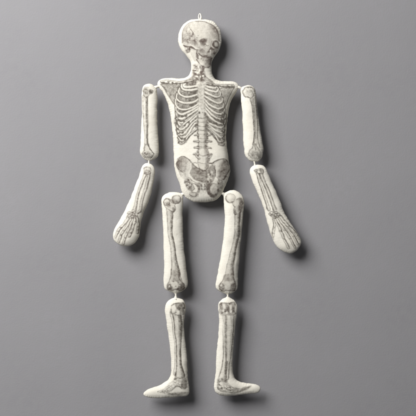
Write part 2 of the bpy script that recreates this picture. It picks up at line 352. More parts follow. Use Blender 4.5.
    stroke(g(262,44, 300,52, 338,44), .9, .36); stroke(g(258,104, 300,112, 342,104), .8, .26); stroke(g(268,150, 302,168, 336,150), 1.0, .5, soft=.8)
    bone(g(264,70, 250,60, 236,42), [1.8, 1.7, 1.2], base=.1, edge=.42, shade=.3)
    bone(g(338,68, 352,60, 362,38), [1.8, 1.7, 1.2], base=.2, edge=.5, shade=.3)
    stroke(g(252,112, 236,106, 222,110), .8, .36); stroke(g(344,112, 370,108, 392,92), .9, .42)

def draw_knees_and_feet():
    k = Z(160, 270, 13); s = Z(160, 296, 13); f = Z(160, 372, 13); q = Z(212, 368, 10.4); c = Z(204, 262); d = Z(204, 310)
    # knee, left of the picture
    fill(k(150,0, 236,0, 250,80, 280,140, 312,172, 316,215, 300,262, 240,262, 205,242, 160,258, 110,245, 94,195, 128,135, 148,60), .2, mode='set', mot=.35, soft=1)
    fill(k(170,0, 232,0, 245,90, 268,140, 225,150, 180,140, 175,80), .26, soft=2, hatch=.5)
    stroke(k(148,-20, 148,60, 128,132, 94,190, 96,225, 115,250), [.9, .9, .9, 1.0, 1.2], .5, soft=.7, mot=.25)
    stroke(k(234,-20, 250,80, 280,140, 314,172, 318,215, 302,258), [1.2, 1.2, 1.1, 1.1, 1.2], .58, soft=.7, mot=.25)
    fill(k(100,185, 150,180, 175,215, 160,255, 115,248), .42, soft=1.3, mot=.7); fill(k(240,190, 275,160, 315,180, 312,230, 295,262, 240,262, 225,235), .5, soft=1.3, mot=.5, hatch=.3)
    fill(k(145,165, 190,150, 245,158, 240,195, 218,240, 195,240, 165,205), .06, mode='set', soft=1.4, mot=.8)
    for x, y, r in ((140,240,1.2), (235,240,1.2), (180,150,.9), (240,155,1.0), (205,205,.7), (275,215,1.1), (110,205,.9)): blob(*k(x, y)[0], r, r * .9, .42)
    stroke(k(110,250, 160,262, 205,248, 250,266, 300,262), .9, .55, soft=.7)
    blob(*k(130, 205)[0], .9, 1.2, .1, mode='set'); blob(*k(255, 195)[0], .8, .7, .14, mode='set')
    # shin top, left of the picture
    fill(s(146,115, 200,92, 295,84, 322,108, 316,172, 306,238, 190,242, 150,205, 140,160), .26, mode='set', soft=1, mot=.5)
    fill(s(205,95, 300,86, 322,110, 314,165, 262,175, 215,160), .42, soft=1.5, hatch=.5, mot=.4)
    fill(s(250,165, 312,165, 306,235, 255,235), .22, soft=1.2, mot=.5)
    fill(s(150,130, 190,110, 200,170, 180,195, 155,180), .05, mode='set', soft=1.4); fill(s(202,188, 248,184, 250,226, 206,232), .03, mode='set', soft=1)
    stroke(s(146,118, 200,92, 296,84, 324,108, 318,160), [.8, .9, 1.1, 1.2, 1.2], .5, soft=.7); stroke(s(140,165, 150,205, 172,222, 200,205), 1.2, .5, soft=.8)
    stroke(s(190,240, 250,246, 310,238), .8, .36); stroke(s(230,140, 255,150, 250,180), .8, .3)
    # foot, left of the picture
    fill(f(205,75, 325,70, 345,100, 352,190, 325,216, 285,214, 240,185, 200,200, 150,232, 90,262, 0,268, -30,255, 60,215, 150,160, 190,110), .2, mode='set', soft=1.4, mot=.8)
    fill(f(282,92, 330,84, 348,110, 352,190, 322,216, 284,206, 268,160), .5, soft=1.4, hatch=.45, mot=.3)
    for x, y, rx, ry in ((230,84,1.5,1.0), (262,88,1.3,1.0), (225,130,1.7,1.2), (200,150,1.5,1.1), (255,140,1.2,1.2), (175,178,1.6,1.0), (235,165,1.2,.8), (150,200,1.5,.9), (196,112,1.0,.9), (120,222,1.4,.7)):
        blob(*f(x, y)[0], rx, ry, .06, mode='set', soft=.8); ring(*f(x, y)[0], rx, ry, .5, .3, 0, 190)
    stroke(f(150,236, 196,194, 238,178, 288,214), 1.0, .55, soft=.8, mot=.3)
    fill(f(158,252, 200,218, 236,196, 282,216, 330,238, 350,252, 250,258), .0, mode='set', soft=1)
    fill(f(105,276, 180,262, 350,260, 358,268, 262,286, 180,290), .5, soft=1.6, mot=.3)
    stroke(f(60,272, 140,280, 250,288, 340,274), .8, .2, soft=.9)
    for p in (f(150,170, 80,222, 0,258), f(160,190, 100,235, 30,262), f(170,208, 120,245, 60,268), f(130,165, 50,215, -30,250)): stroke(p, .7, .3)
    for x, y in ((30,245),(70,240),(10,262),(95,258),(50,262),(125,262)): blob(*f(x, y)[0], 1.0, .6, .24)
    for a in ((185,95, 150,130, 100,160), (175,120, 120,165, 60,195)): stroke(f(*a), .6, .2)
    stroke(f(200,0, 204,60, 192,84, 215,78, 235,70, 262,78, 300,72, 330,76), .9, .5, soft=.7)
    # knee, right of the picture
    fill(c(170,98, 232,98, 240,140, 256,180, 250,228, 212,232, 185,224, 150,232, 124,215, 122,178, 150,140), .2, mode='set', out=.22, mot=.45, soft=1)
    fill(c(164,100, 236,100, 240,138, 205,150, 162,140), .26, soft=2, hatch=.6)
    stroke(c(172,98, 150,140, 122,178, 124,214), .9, .38); stroke(c(234,98, 242,140, 257,180, 250,226), 1.2, .5, soft=.8)
    fill(c(124,180, 150,165, 165,200, 152,230, 126,215), .36, soft=1.2, mot=.6); fill(c(215,180, 245,160, 256,185, 250,228, 214,230), .46, soft=1.3, mot=.5, hatch=.3)
    fill(c(165,165, 195,150, 212,175, 205,215, 185,222, 168,200), .1, mode='set', soft=1.3, mot=.6)
    blob(*c(137, 184)[0], 1.1, 1.3, .07, mode='set'); stroke(c(126,218, 152,232, 185,224, 212,234, 250,228), .8, .48)
    # shin top, right of the picture
    fill(c(124,332, 150,322, 190,326, 236,322, 247,348, 240,385, 248,416, 132,416, 120,370), .26, mode='set', out=.22, mot=.6, soft=1)
    for x, y, rx, ry, v in ((138,352,1.5,3.6,.42), (186,366,2.1,4.0,.46), (232,376,1.6,3.4,.5), (212,330,2.0,.9,.34), (165,385,1.2,2.2,.3), (200,405,1.9,1.4,.34), (140,400,1.2,1.4,.36)): blob(*c(x, y)[0], rx, ry, v, soft=.7)
    for x, y, rx, ry in ((160,350,1.3,2.2), (212,356,1.3,2.4), (150,384,.9,1.4), (214,392,1.1,1.3), (178,402,1.2,1.0)): blob(*c(x, y)[0], rx, ry, .08, mode='set', soft=.8)
    stroke(c(124,334, 150,322, 190,328, 236,322, 248,346), .8, .42)
    # foot, right of the picture
    fill(q(58,108, 100,96, 160,102, 165,140, 205,180, 260,196, 330,194, 405,182, 380,208, 310,238, 220,252, 140,240, 85,228, 56,190), .22, mode='set', soft=1.4, mot=.7)
    fill(q(60,112, 105,104, 158,110, 160,146, 120,142, 85,140, 64,150), .4, soft=1.2, mot=.7)
    fill(q(58,140, 82,150, 98,215, 85,228, 62,200), .4, soft=1.2, mot=.7)
    for x, y, rx, ry, ro in ((92,160,1.9,1.3,.5), (112,186,2.2,1.3,.5), (140,190,2.2,1.1,.5), (172,212,2.2,.9,.5), (82,190,1.2,1.3,0), (120,218,1.7,.8,.3), (160,186,1.6,.8,.4), (205,206,1.8,.7,.3), (200,238,1.4,.7,.2), (150,228,1.5,.6,.3)):
        blob(*q(x, y)[0], rx, ry, .06, mode='set', soft=.8, rot=ro); ring(*q(x, y)[0], rx, ry, .55, .36, 0, 200, rot=ro)
    for x, y in ((75,170),(100,205),(128,205),(150,210),(185,198),(190,228),(70,128),(140,125),(110,130)): blob(*q(x, y)[0], .9, .8, .36)
    for p in (q(160,176, 240,200, 310,204), q(165,200, 240,218, 312,216), q(170,222, 240,234, 305,230)): stroke(p, .7, .34)
    fill(q(290,222, 320,198, 360,190, 408,180, 382,206, 320,234), .46, soft=1.3, mot=.3, hatch=.3)
    stroke(q(56,190, 84,230, 140,242, 220,254, 300,240), .8, .34)

def draw_arms():
    a = Z(126, 76); b = Z(122, 120)
    bone(a(158,128, 157,190, 156,270, 156,330, 160,416) + b(197,110, 198,170, 202,220), [5.6, 4.9, 4.4, 4.0, 3.8, 3.6, 3.4, 4.2], base=.15, edge=.5, shade=.4, side=1)
    fill(a(140,100, 155,90, 180,92, 200,100, 196,135, 180,162, 150,165, 140,140), .18, mode='set', out=.42, mot=.7)
    fill(a(196,100, 206,112, 222,124, 218,140, 200,150, 188,140, 192,118), .62, soft=1, mot=.4)
    blob(*a(203, 98)[0], 1.9, 1.5, .03, mode='set', soft=.6)
    fill(a(145,108, 172,104, 182,130, 168,152, 148,140), .34, soft=2, mot=.9, hatch=.4)
    fill(b(188,205, 210,200, 228,240, 252,270, 240,298, 205,304, 168,290, 160,265, 176,240), .13, mode='set', out=.46, mot=.7)
    stroke(b(206,190, 226,236, 252,268), 1.1, .5); stroke(b(188,215, 178,245), .7, .35)
    fill(b(188,255, 215,250, 232,268, 215,285, 192,280), .28, soft=1.5, mot=.8)
    stroke(b(165,268, 190,290, 215,290, 240,298, 252,274), 1.0, .46)
    for x, y in ((182,262),(236,282),(205,270)): blob(*b(x, y)[0], 1.2, .9, .35)
    stroke(a(172,165, 176,230, 178,300, 178,400) + b(204,100, 203,170, 208,205), 1.3, .3, soft=1.1, mot=.2)
    # right of the picture
    a = Z(226, 76); b = Z(230, 120)
    bone(a(208,170, 222,230, 228,300, 236,400) + b(204,60, 204,140, 198,200), [5.8, 4.6, 4.0, 3.7, 3.5, 3.6, 5.0], base=.13, edge=.5, shade=.28, side=-1)
    stroke(a(216,190, 222,260, 228,330, 233,400) + b(203,80, 203,150), 1.2, .3, soft=1, mot=.3)
    stroke(a(228,110, 236,160, 240,230, 246,310, 254,416) + b(222,100, 226,170, 240,226), .8, .46)
    fill(a(140,118, 162,98, 200,94, 222,112, 226,150, 205,178, 180,182, 150,165, 138,140), .08, mode='set', out=.5, mot=.9)
    stroke(a(136,118, 160,94, 205,90, 228,112), 1.0, .42)
    stroke(a(140,155, 160,175, 195,185), .9, .35)
    fill(a(150,130, 175,112, 205,118, 212,150, 185,170, 155,158), .14, soft=3, mot=1.0, hatch=.3)
    fill(a(190,110, 222,118, 222,152, 200,172, 196,140), .2, soft=2.5, mot=.6, hatch=.4)
    fill(b(188,200, 206,200, 225,228, 244,262, 240,296, 205,308, 165,298, 150,268, 165,238), .13, mode='set', out=.3, mot=.8)
    stroke(b(188,150, 182,196, 150,258, 148,285), .8, .4)
    fill(b(186,200, 206,196, 206,235, 194,238), .36, soft=1.2)
    fill(b(165,262, 195,250, 232,262, 236,290, 205,302, 168,290), .22, soft=2.5, mot=1.0, hatch=.4)
    stroke(b(158,270, 178,282, 204,276, 228,290), .8, .3)

def draw_forearms():
    a = Z(108, 160); b = Z(106, 200)
    warm(131, 205, 26, 46, .7)
    bone(a(306,100, 282,160, 256,240, 236,310, 226,360) + b(226,95), [2.9, 2.3, 2.3, 2.5, 3.2, 3.6], base=.1, edge=.5, shade=.36, side=1)
    bone(a(334,100, 318,170, 296,250, 276,330, 262,400) + b(262,100), [3.0, 2.5, 2.3, 2.3, 2.5, 2.8], base=.06, edge=.46, shade=.36, side=1)
    fill(a(290,66, 318,56, 344,66, 346,100, 325,114, 296,110), .16, mode='set', out=.5, mot=.7)
    fill(a(295,85, 320,80, 340,92, 320,108, 298,106), .32, soft=1.5, mot=.8)
    carp = ((186,100),(206,112),(228,104),(244,118),(192,124),(214,134),(234,140),(176,138),(250,142),(218,90))
    for x, y in carp:
        blob(*b(x, y)[0], 1.7, 1.4, .08, mode='set', soft=.6); ring(*b(x, y)[0], 1.6, 1.35, .6, .46)
    fill(b(175,110, 225,85, 258,120, 250,155, 205,160, 170,145), .2, soft=3, mot=.9)
    fing = (b(178,148, 140,196, 105,240, 78,298), b(194,156, 162,214, 130,270, 104,330), b(212,160, 188,225, 160,290, 138,350),
            b(232,158, 218,210, 205,252, 190,290), b(252,150, 258,190, 254,235, 250,262))
    for k, p in enumerate(fing):
        bone(p, [2.8, 2.3, 2.3, 1.9], base=.05, edge=.46, shade=.38, side=1, line=.42)
        q = smooth(p)
        for f in (.5, .75): 
            i = int(f * (len(q) - 1)); blob(q[i][0], q[i][1], 1.2, .8, .36)
    # right of the picture
    a = Z(240, 160); b = Z(264, 202)
    bone(a(144,110, 160,180, 184,260, 206,330, 228,400), [2.4, 2.0, 2.0, 2.2, 2.6], base=.06, edge=.5, shade=.34, side=-1)
    bone(a(166,104, 194,180, 222,260, 250,330, 278,400) , [3.2, 2.8, 2.7, 3.0, 3.6], base=.05, edge=.5, shade=.34, side=-1)
    stroke(a(174,100, 206,190, 246,290, 284,396), 1.1, .4, soft=.8)
    fill(a(112,84, 140,72, 178,74, 186,96, 165,112, 130,108), .42, soft=1.2, mot=.7, out=.4)
    blob(*a(150, 92)[0], 1.5, 1.1, .06, mode='set')
    carp = ((52,98),(74,92),(96,86),(66,112),(90,108),(112,104),(82,126),(106,122),(124,118),(60,84))
    for x, y in carp:
        blob(*b(x, y)[0], 1.6, 1.4, .1, mode='set', soft=.6); ring(*b(x, y)[0], 1.55, 1.3, .65, .5)
    fill(b(50,100, 90,85, 128,110, 120,140, 85,145, 60,130), .26, soft=3, mot=.9)
    fing = (b(78,140, 80,190, 74,240, 70,300), b(92,142, 122,210, 150,280, 196,368), b(106,136, 150,205, 195,280, 246,364),
            b(120,130, 170,195, 222,262, 268,338), b(130,122, 182,175, 232,232, 280,300))
    for k, p in enumerate(fing):
        bone(p, [2.6, 2.4, 2.3, 1.7], base=.05, edge=.46, shade=.36, side=1 if k else -1, line=.42)
        q = smooth(p)
        for f in (.48, .74):
            i = int(f * (len(q) - 1)); blob(q[i][0], q[i][1], 1.3, .8, .34)

def draw_thighs():
    a = Z(154, 184); b = Z(150, 230); c = Z(150, 262)
    warm(174, 205, 12, 14, .5); warm(175, 283, 14, 12, .5)
    bone(a(124,180, 126,260, 128,340, 134,410) + b(180,130, 192,220, 200,290, 206,350), [6.4, 5.2, 4.4, 4.2, 4.6, 5.2, 6.4, 9.5], base=.15, edge=.5, shade=.4, side=1)
    stroke(a(150,250, 148,330, 152,416) + b(188,80, 206,200, 224,300, 262,410), .9, .4, soft=.7)
    fill(a(88,120, 110,112, 140,126, 170,150, 165,176, 172,200, 160,222, 140,222, 100,190, 82,160), .16, mode='set', out=.46, mot=.6)
    blob(*a(105, 142)[0], 3.0, 3.2, .14, mode='set'); ring(*a(104, 141)[0], 3.0, 3.3, .9, .45)
    fill(a(90,150, 120,140, 136,165, 118,185, 98,175), .32, soft=2, mot=.7)
    blob(*a(178, 120)[0], 4.1, 4.2, .34, mode='set', soft=.3); ring(*a(178, 120)[0], 3.9, 4.0, 1.3, .36, -60, 230); ring(*a(178, 120)[0], 4.0, 4.1, .7, .3)
    blob(*a(168, 134)[0], 2.5, 2.2, .3, soft=.8); blob(*a(184, 110)[0], 2.5, 2.3, .08, mode='set', soft=1.2)
    stroke(a(130,130, 150,150, 168,152), .9, .38)
    fill(a(146,190, 168,198, 164,222, 148,230), .42, soft=1)
    # right of the picture
    a = Z(206, 184); b = Z(204, 230); c = Z(204, 262)
    warm(234, 204, 12, 14, .4); warm(227, 283, 14, 13, .6)
    bone(a(250,200, 252,260, 248,330, 244,400) + b(246,110, 225,200, 210,290, 206,350), [7.0, 5.4, 4.7, 4.5, 4.6, 5.2, 6.2, 8.4], base=.16, edge=.48, shade=.42, side=1)
    stroke(a(276,190, 272,260, 266,330, 264,410) + b(262,90, 248,180, 240,260, 236,340), 1.7, .42, soft=1, mot=.3)
    fill(a(222,150, 250,118, 276,112, 294,140, 290,180, 276,215, 258,240, 226,240, 216,212, 222,185), .18, mode='set', out=.42, mot=.5)
    fill(a(262,112, 290,122, 294,160, 286,200, 270,230, 256,200, 262,150), .55, soft=2, mot=.35, hatch=.5)
    fill(a(216,200, 236,215, 240,250, 224,240), .42, soft=1.2)
    blob(*a(195, 112)[0], 4.6, 4.4, .18, mode='set', soft=.3); ring(*a(195, 112)[0], 4.3, 4.2, 1.2, .26, 30, 200); ring(*a(195, 112)[0], 4.5, 4.3, .7, .26); blob(*a(190, 104)[0], 2.2, 2.0, .06, mode='set', soft=1.3)
    stroke(a(165,130, 190,150, 222,140), 1.3, .3, soft=1); blob(*a(236, 148)[0], 2.4, 2.6, .1, mode='set', soft=.8)
    stroke(a(208,150, 216,170, 230,186), .9, .35)

def draw_shins():
    c = Z(150, 262); d = Z(150, 310); f = Z(138, 352)
    # fibula then shin bone
    bone(d(168,20, 184,90, 198,200, 206,300, 210,400) + f(306,100, 298,170), [2.4, 1.9, 1.8, 1.8, 1.9, 2.2, 3.0], base=.06, edge=.5, shade=.32, side=1)
    bone(d(218,20, 222,110, 228,220, 232,320, 236,400) + f(334,100, 340,185), [8.4, 6.6, 5.0, 4.2, 4.2, 4.8, 8.2], base=.12, edge=.52, shade=.44, side=1)
    stroke(d(240,30, 254,120, 250,230, 248,400) + f(356,120, 372,190), 1.4, .4, soft=.8, mot=.3)
    fill(d(158,0, 190,8, 198,30, 176,32, 160,20), .4, soft=1, mot=.7)
    erase(d(212,20, 216,90), 1.2, .04, soft=1)
    for k in range(5): stroke(d(150, 60 + k * 34, 172, 66 + k * 34), .35, .12)
    # right of the picture
    c = Z(204, 262); d = Z(204, 310); f = Z(212, 352)
    warm(226, 306, 12, 12, .5)
    bone(d(232,10, 230,100, 224,200, 212,300, 200,400) + f(128,100, 126,205), [2.6, 2.0, 1.9, 1.8, 1.9, 2.1, 2.8], base=.08, edge=.46, shade=.34, side=1)
    bone(d(176,10, 184,100, 184,200, 176,300, 168,400) + f(100,100, 84,195), [8.8, 6.6, 5.6, 5.0, 4.8, 4.9, 7.6], base=.08, edge=.46, shade=.2, side=1)
    stroke(d(166,20, 174,100, 176,200, 172,300, 178,400) + f(114,60, 108,130, 112,210), 2.0, .5, soft=1.2, mot=.3)
    stroke(d(136,10, 148,90, 152,200, 150,400) + f(82,60, 78,120, 58,190), .8, .42)
    erase(d(200,35, 204,120, 202,220, 196,320, 186,400), [2.6, 3.0, 2.6, 2.0, 1.6], .07, soft=1.4)
    erase(d(140,40, 152,120, 160,200), 1.2, .05, soft=1)
    for k in range(7): stroke(d(182, 120 + k * 14, 216, 122 + k * 14), .4, .2)

draw_torso(); draw_neck(); draw_skull(); draw_spine(); draw_pelvis()
draw_arms(); draw_forearms(); draw_thighs(); draw_shins(); draw_knees_and_feet()
# engraver's lines and uneven ink over everything
ENG = np.sin((GX * .35 + GY + 1.6 * MOT2) * 2 * math.pi / 1.25)
# the engraving is drawn by hand: bend every contour a little, let the lines swell and break, soften into the cloth
def sample(A, x, y):
    fx = np.clip(x * S, 0, N - 1.01); fy = np.clip(y * S, 0, N - 1.01)
    ix = fx.astype(int); iy = fy.astype(int); tx = fx - ix; ty = fy - iy
    return (A[iy, ix] * (1 - tx) + A[iy, ix + 1] * tx) * (1 - ty) + (A[iy + 1, ix] * (1 - tx) + A[iy + 1, ix + 1] * tx) * ty
LOOSE = np.zeros((N, N))         # knobbly places (joints, wrists, feet, hips) wander most, long shafts least
for cx, cy, rx, ry, v in ((200,182,30,22,.2), (131,215,10,9,.8), (274,214,9,9,.6), (179,387,14,9,.35), (225,386,16,9,.35), (175,285,12,8,.3), (228,284,12,9,.3),
                          (170,202,14,11,.45), (235,204,14,14,.4), (177,307,9,7,.3), (227,309,10,8,.3), (148,154,8,6,.8), (254,152,9,7,.8), (148,92,8,8,.7), (250,92,9,9,.7),
                          (201,72,11,9,.2), (148,171,6,5,.7), (259,171,7,5,.7), (122,232,14,14,.3), (288,235,16,18,.3), (178,136,10,18,.5), (222,132,8,20,.5), (203,150,9,26,.3)):
    q = np.hypot((GX - cx) / rx, (GY - cy) / ry); LOOSE = np.maximum(LOOSE, v * np.clip((1.35 - q) / .6, 0, 1))
AMP = .22 + .78 * LOOSE
WXO = (vnoise(GX, GY, 3.0, 21) - .5) * 1.7 * AMP + (vnoise(GX, GY, 1.3, 22) - .5) * .8 * AMP + (vnoise(GX, GY, 11, 26) - .5) * 1.1
WYO = (vnoise(GX, GY, 3.0, 23) - .5) * 1.7 * AMP + (vnoise(GX, GY, 1.3, 24) - .5) * .8 * AMP + (vnoise(GX, GY, 11, 27) - .5) * 1.1
D = sample(D, GX + WXO, GY + WYO)
SOFT = D.copy()
for _ in range(1):
    SOFT[1:-1, 1:-1] = (SOFT[1:-1, 1:-1] * 12 + SOFT[:-2, 1:-1] + SOFT[2:, 1:-1] + SOFT[1:-1, :-2] + SOFT[1:-1, 2:]) / 16
D = SOFT * (.86 + .28 * vnoise(GX, GY, 2.6, 25))
D = 1 - (1 - np.clip(D, 0, 1)) ** 1.75
D = np.clip(D * (.86 + .28 * MOT) + .24 * D * (1 - D) * ENG, 0, .95)
D = np.clip(D + (vnoise(GX, GY, .5, 11) > .985) * .12, 0, 1)

# ---------------------------------------------------------------- materials
def new_mat(name):
    m = bpy.data.materials.new(name); m.use_nodes = True
    nt = m.node_tree; nt.nodes.clear()
    o = nt.nodes.new('ShaderNodeOutputMaterial'); b = nt.nodes.new('ShaderNodeBsdfPrincipled')
    nt.links.new(b.outputs[0], o.inputs[0])
    return m, nt, b
def noise(nt, co, scale, detail=4, rough=.5):
    n = nt.nodes.new('ShaderNodeTexNoise'); n.inputs['Scale'].default_value = scale
    n.inputs['Detail'].default_value = detail; n.inputs['Roughness'].default_value = rough
    nt.links.new(co, n.inputs['Vector']); return n.outputs['Fac']
def mix(nt, fac, a, b):
    n = nt.nodes.new('ShaderNodeMix'); n.data_type = 'RGBA'
    for sock, v in ((n.inputs[0], fac), (n.inputs[6], a), (n.inputs[7], b)):
        if hasattr(v, 'node'): nt.links.new(v, sock)
        elif isinstance(v, tuple): sock.default_value = (*v, 1)
        else: sock.default_value = v
    return n.outputs[2]
def ramp(nt, fac, lo, hi):
    n = nt.nodes.new('ShaderNodeMapRange'); n.inputs[1].default_value = lo; n.inputs[2].default_value = hi
    nt.links.new(fac, n.inputs[0]); return n.outputs[0]
def bump(nt, b, h, strength, dist):
    n = nt.nodes.new('ShaderNodeBump'); n.inputs['Strength'].default_value = strength; n.inputs['Distance'].default_value = dist
    nt.links.new(h, n.inputs['Height']); nt.links.new(n.outputs[0], b.inputs['Normal'])

CREAM = (.755, .728, .645); CREAM2 = (.72, .688, .60)
def cloth_material(name, printed):
    m, nt, b = new_mat(name)
    co = nt.nodes.new('ShaderNodeTexCoord').outputs['Object']
    base = mix(nt, ramp(nt, noise(nt, co, 22, 3), .35, .65), CREAM, CREAM2)
    base = mix(nt, ramp(nt, noise(nt, co, 330, 2, .7), .52, .78), base, (.66, .62, .53))
    if printed:
        a1 = nt.nodes.new('ShaderNodeAttribute'); a1.attribute_name = 'ink'
        a2 = nt.nodes.new('ShaderNodeAttribute'); a2.attribute_name = 'brown_ink'
        ink = mix(nt, a2.outputs['Fac'], (.088, .075, .060), (.098, .072, .060))
        base = mix(nt, a1.outputs['Fac'], base, ink)
    nt.links.new(base, b.inputs['Base Color'])
    b.inputs['Roughness'].default_value = .92; b.inputs['Specular IOR Level'].default_value = .12
    mm = nt.nodes.new('ShaderNodeMath'); mm.operation = 'ADD'
    nt.links.new(noise(nt, co, 420, 2, .6), mm.inputs[0]); nt.links.new(noise(nt, co, 70, 3, .55), mm.inputs[1])
    bump(nt, b, mm.outputs[0], .07, .0013)
    return m
PRINT = cloth_material('printed_cotton', True)
CORD = cloth_material('cotton_cord', False)

def wall_material():
    m, nt, b = new_mat('painted_grey_wall')
    co = nt.nodes.new('ShaderNodeTexCoord').outputs['Object']
    c = mix(nt, ramp(nt, noise(nt, co, 5, 4, .55), .3, .7), (.258, .253, .264), (.284, .279, .290))
    c2 = mix(nt, ramp(nt, noise(nt, co, 60, 4, .65), .35, .65), c, (.272, .269, .276))
    nt.links.new(c2, b.inputs['Base Color'])
    b.inputs['Roughness'].default_value = .88; b.inputs['Specular IOR Level'].default_value = .15
    mm = nt.nodes.new('ShaderNodeMath'); mm.operation = 'ADD'
    nt.links.new(noise(nt, co, 260, 3, .6), mm.inputs[0]); nt.links.new(noise(nt, co, 38, 3, .5), mm.inputs[1])
    bump(nt, b, mm.outputs[0], .2, .0015)
    return m

# ---------------------------------------------------------------- geometry helpers
SC = bpy.context.scene; COL = SC.collection
def link(name, verts, faces, mat, parent=None, ink=None, brown=None):
    me = bpy.data.meshes.new(name)
    verts = np.asarray(verts, np.float32); faces = np.asarray(faces, np.int32)
    k = faces.shape[1]
    me.vertices.add(len(verts)); me.vertices.foreach_set('co', verts.ravel())
    me.loops.add(faces.size); me.loops.foreach_set('vertex_index', faces.ravel())
    me.polygons.add(len(faces)); me.polygons.foreach_set('loop_start', np.arange(0, faces.size, k, dtype=np.int32))
    me.polygons.foreach_set('loop_total', np.full(len(faces), k, np.int32))
    me.polygons.foreach_set('use_smooth', np.ones(len(faces), bool))
    if ink is not None:
        for nm, v in (('ink', ink), ('brown_ink', brown)):
            at = me.attributes.new(nm, 'FLOAT', 'POINT'); at.data.foreach_set('value', np.asarray(v, np.float32))
    me.update(calc_edges=True); me.validate()
    me.materials.append(mat)
    o = bpy.data.objects.new(name, me); COL.objects.link(o)
    if parent: o.parent = parent; o.matrix_parent_inverse = parent.matrix_world.inverted()
    return o

TIES = ((157.4,86.4), (239.6,87.6), (148.9,161.4), (254.6,163), (183.2,194), (222.4,193.6), (175.8,295.4), (227.8,296), (199.8,19.6))
def cushion(name, outline, parent, seed, hmax=14.0, plump=1.0, pucker=1.0, sub=5):
    """two cloth faces sewn round an outline and stuffed: height from a Poisson solve over the outline"""
    P = smooth(outline, True, sub)
    # hand-cut edge: small wobble of the seam
    wob = (vnoise(P[:, 0], P[:, 1], 2.4, seed) - .5) * .55 + (vnoise(P[:, 0], P[:, 1], 7, seed + 1) - .5) * .5
    T = np.roll(P, -1, 0) - np.roll(P, 1, 0); T /= np.linalg.norm(T, axis=1)[:, None] + 1e-9
    P = P + np.column_stack([T[:, 1], -T[:, 0]]) * wob[:, None]
    i0 = int(P[:, 0].min() * S) - 3 * S; j0 = int(P[:, 1].min() * S) - 3 * S
    i0 -= i0 % S; j0 -= j0 % S
    i1 = int(P[:, 0].max() * S) + 4 * S; j1 = int(P[:, 1].max() * S) + 4 * S
    X, Y = np.meshgrid(np.arange(i0, i1) / S, np.arange(j0, j1) / S)
    sd, A, NX, NY, per = poly_sd(P, X, Y)
    ins = sd > 0
    # coarse then fine Poisson solve
    ic = ins[::S, ::S]; u = np.zeros(ic.shape)
    def relax(u, m, f, n):
        for _ in range(n):
            v = np.zeros_like(u)
            v[1:-1, 1:-1] = .25 * (u[:-2, 1:-1] + u[2:, 1:-1] + u[1:-1, :-2] + u[1:-1, 2:] + f)
            u = np.where(m, v, 0)
        return u
    u = relax(u, ic, 1.0, 2600)
    yy = np.clip(np.arange(ins.shape[0]) / S, 0, ic.shape[0] - 1.001); xx = np.clip(np.arange(ins.shape[1]) / S, 0, ic.shape[1] - 1.001)
    ya = yy.astype(int); xa = xx.astype(int); ty = (yy - ya)[:, None]; tx = (xx - xa)[None]
    uf = (u[ya][:, xa] * (1 - tx) + u[ya][:, xa + 1] * tx) * (1 - ty) + (u[ya + 1][:, xa] * (1 - tx) + u[ya + 1][:, xa + 1] * tx) * ty
    uf = relax(np.where(ins, uf, 0), ins, 1.0 / S ** 2, 220)
    uf = np.maximum(uf, 0); h = np.sqrt(uf) * plump * 1.06 * (uf / uf.max()) ** .14
    for _ in range(3):
        g = h.copy(); g[1:-1, 1:-1] = (h[1:-1, 1:-1] * 4 + h[:-2, 1:-1] + h[2:, 1:-1] + h[1:-1, :-2] + h[1:-1, 2:]) / 8
        h = np.where(ins, g, 0)
    dd = np.maximum(sd, 0)
    front = hmax * np.tanh(h / hmax); back = (SEAM - .3) * np.tanh(h / (SEAM - .3)) * .97
    # stuffing lumps, seam puckers, soft creases
    rise = np.clip(dd / 3.0, 0, 1)
    lumps = (vnoise(X, Y, 9, seed + 2) - .5) * .8 + (vnoise(X, Y, 4.2, seed + 3) - .5) * .16 + (vnoise(X, Y, 2.0, seed + 8) - .5) * .03
    ph = A * 2 * math.pi / 2.7 + 11 * vnoise(A, A * 0, 5, seed + 4)
    amp = .2 + 1.0 * vnoise(A, A * 0, 9, seed + 5) ** 2
    puck = np.sin(ph) * amp * .15 * pucker * np.exp(-dd / 1.9) * np.clip(dd / .7, 0, 1)
    cr = vnoise(X + 3 * Y * 0, Y * 2.2, 5.5, seed + 6)
    crease = -np.exp(-((cr - .5) / .09) ** 2) * .05 * np.clip(dd / 5, 0, 1)
    gather = np.zeros_like(front)                # cloth drawn together where a tie or the loop is sewn on
    for tx_, ty_ in TIES:
        rr = np.hypot(X - tx_, Y - ty_); an = np.arctan2(Y - ty_, X - tx_)
        gather += np.cos(an * 13 + 2.2 * np.sin(an * 3 + tx_)) * np.exp(-(rr / 4.2) ** 2) * np.clip(rr / 2.5, 0, 1) * .17
    front = front + lumps * rise + puck + crease + gather * np.clip(dd / 1.2, 0, 1) + .25 * np.clip(dd / .35, 0, 1)
    back = np.minimum(back + lumps * rise * .3, SEAM - .25)
    # quads touching the inside; their outside corners are pulled onto the seam
    q = ins[:-1, :-1] | ins[1:, :-1] | ins[:-1, 1:] | ins[1:, 1:]
    use = np.zeros(ins.shape, bool)
    use[:-1, :-1] |= q; use[1:, :-1] |= q; use[:-1, 1:] |= q; use[1:, 1:] |= q
    near = use & (~ins | (sd < .12))
    PX = np.where(near, NX, X); PY = np.where(near, NY, Y)
    front = np.where(near, 0, front); back = np.where(near, 0, back)
    idx = np.full(ins.shape, -1); idx[use] = np.arange(use.sum()); n = int(use.sum())
    bidx = idx.copy(); free = use & ~near; bidx[free] = n + np.arange(free.sum())
    # depth of the seam line: gentle sag between the ties
    sag = (vnoise(X, Y, 40, seed + 7) - .5) * 1.2
    def co(m, hh, s): return np.column_stack([WX(PX[m]), -(SEAM + sag[m] * 0 + s * hh[m]) * U, WZ(PY[m])])
    V = np.vstack([co(use, front, 1), co(free, back, -1)])
    ys, xs = np.nonzero(q)
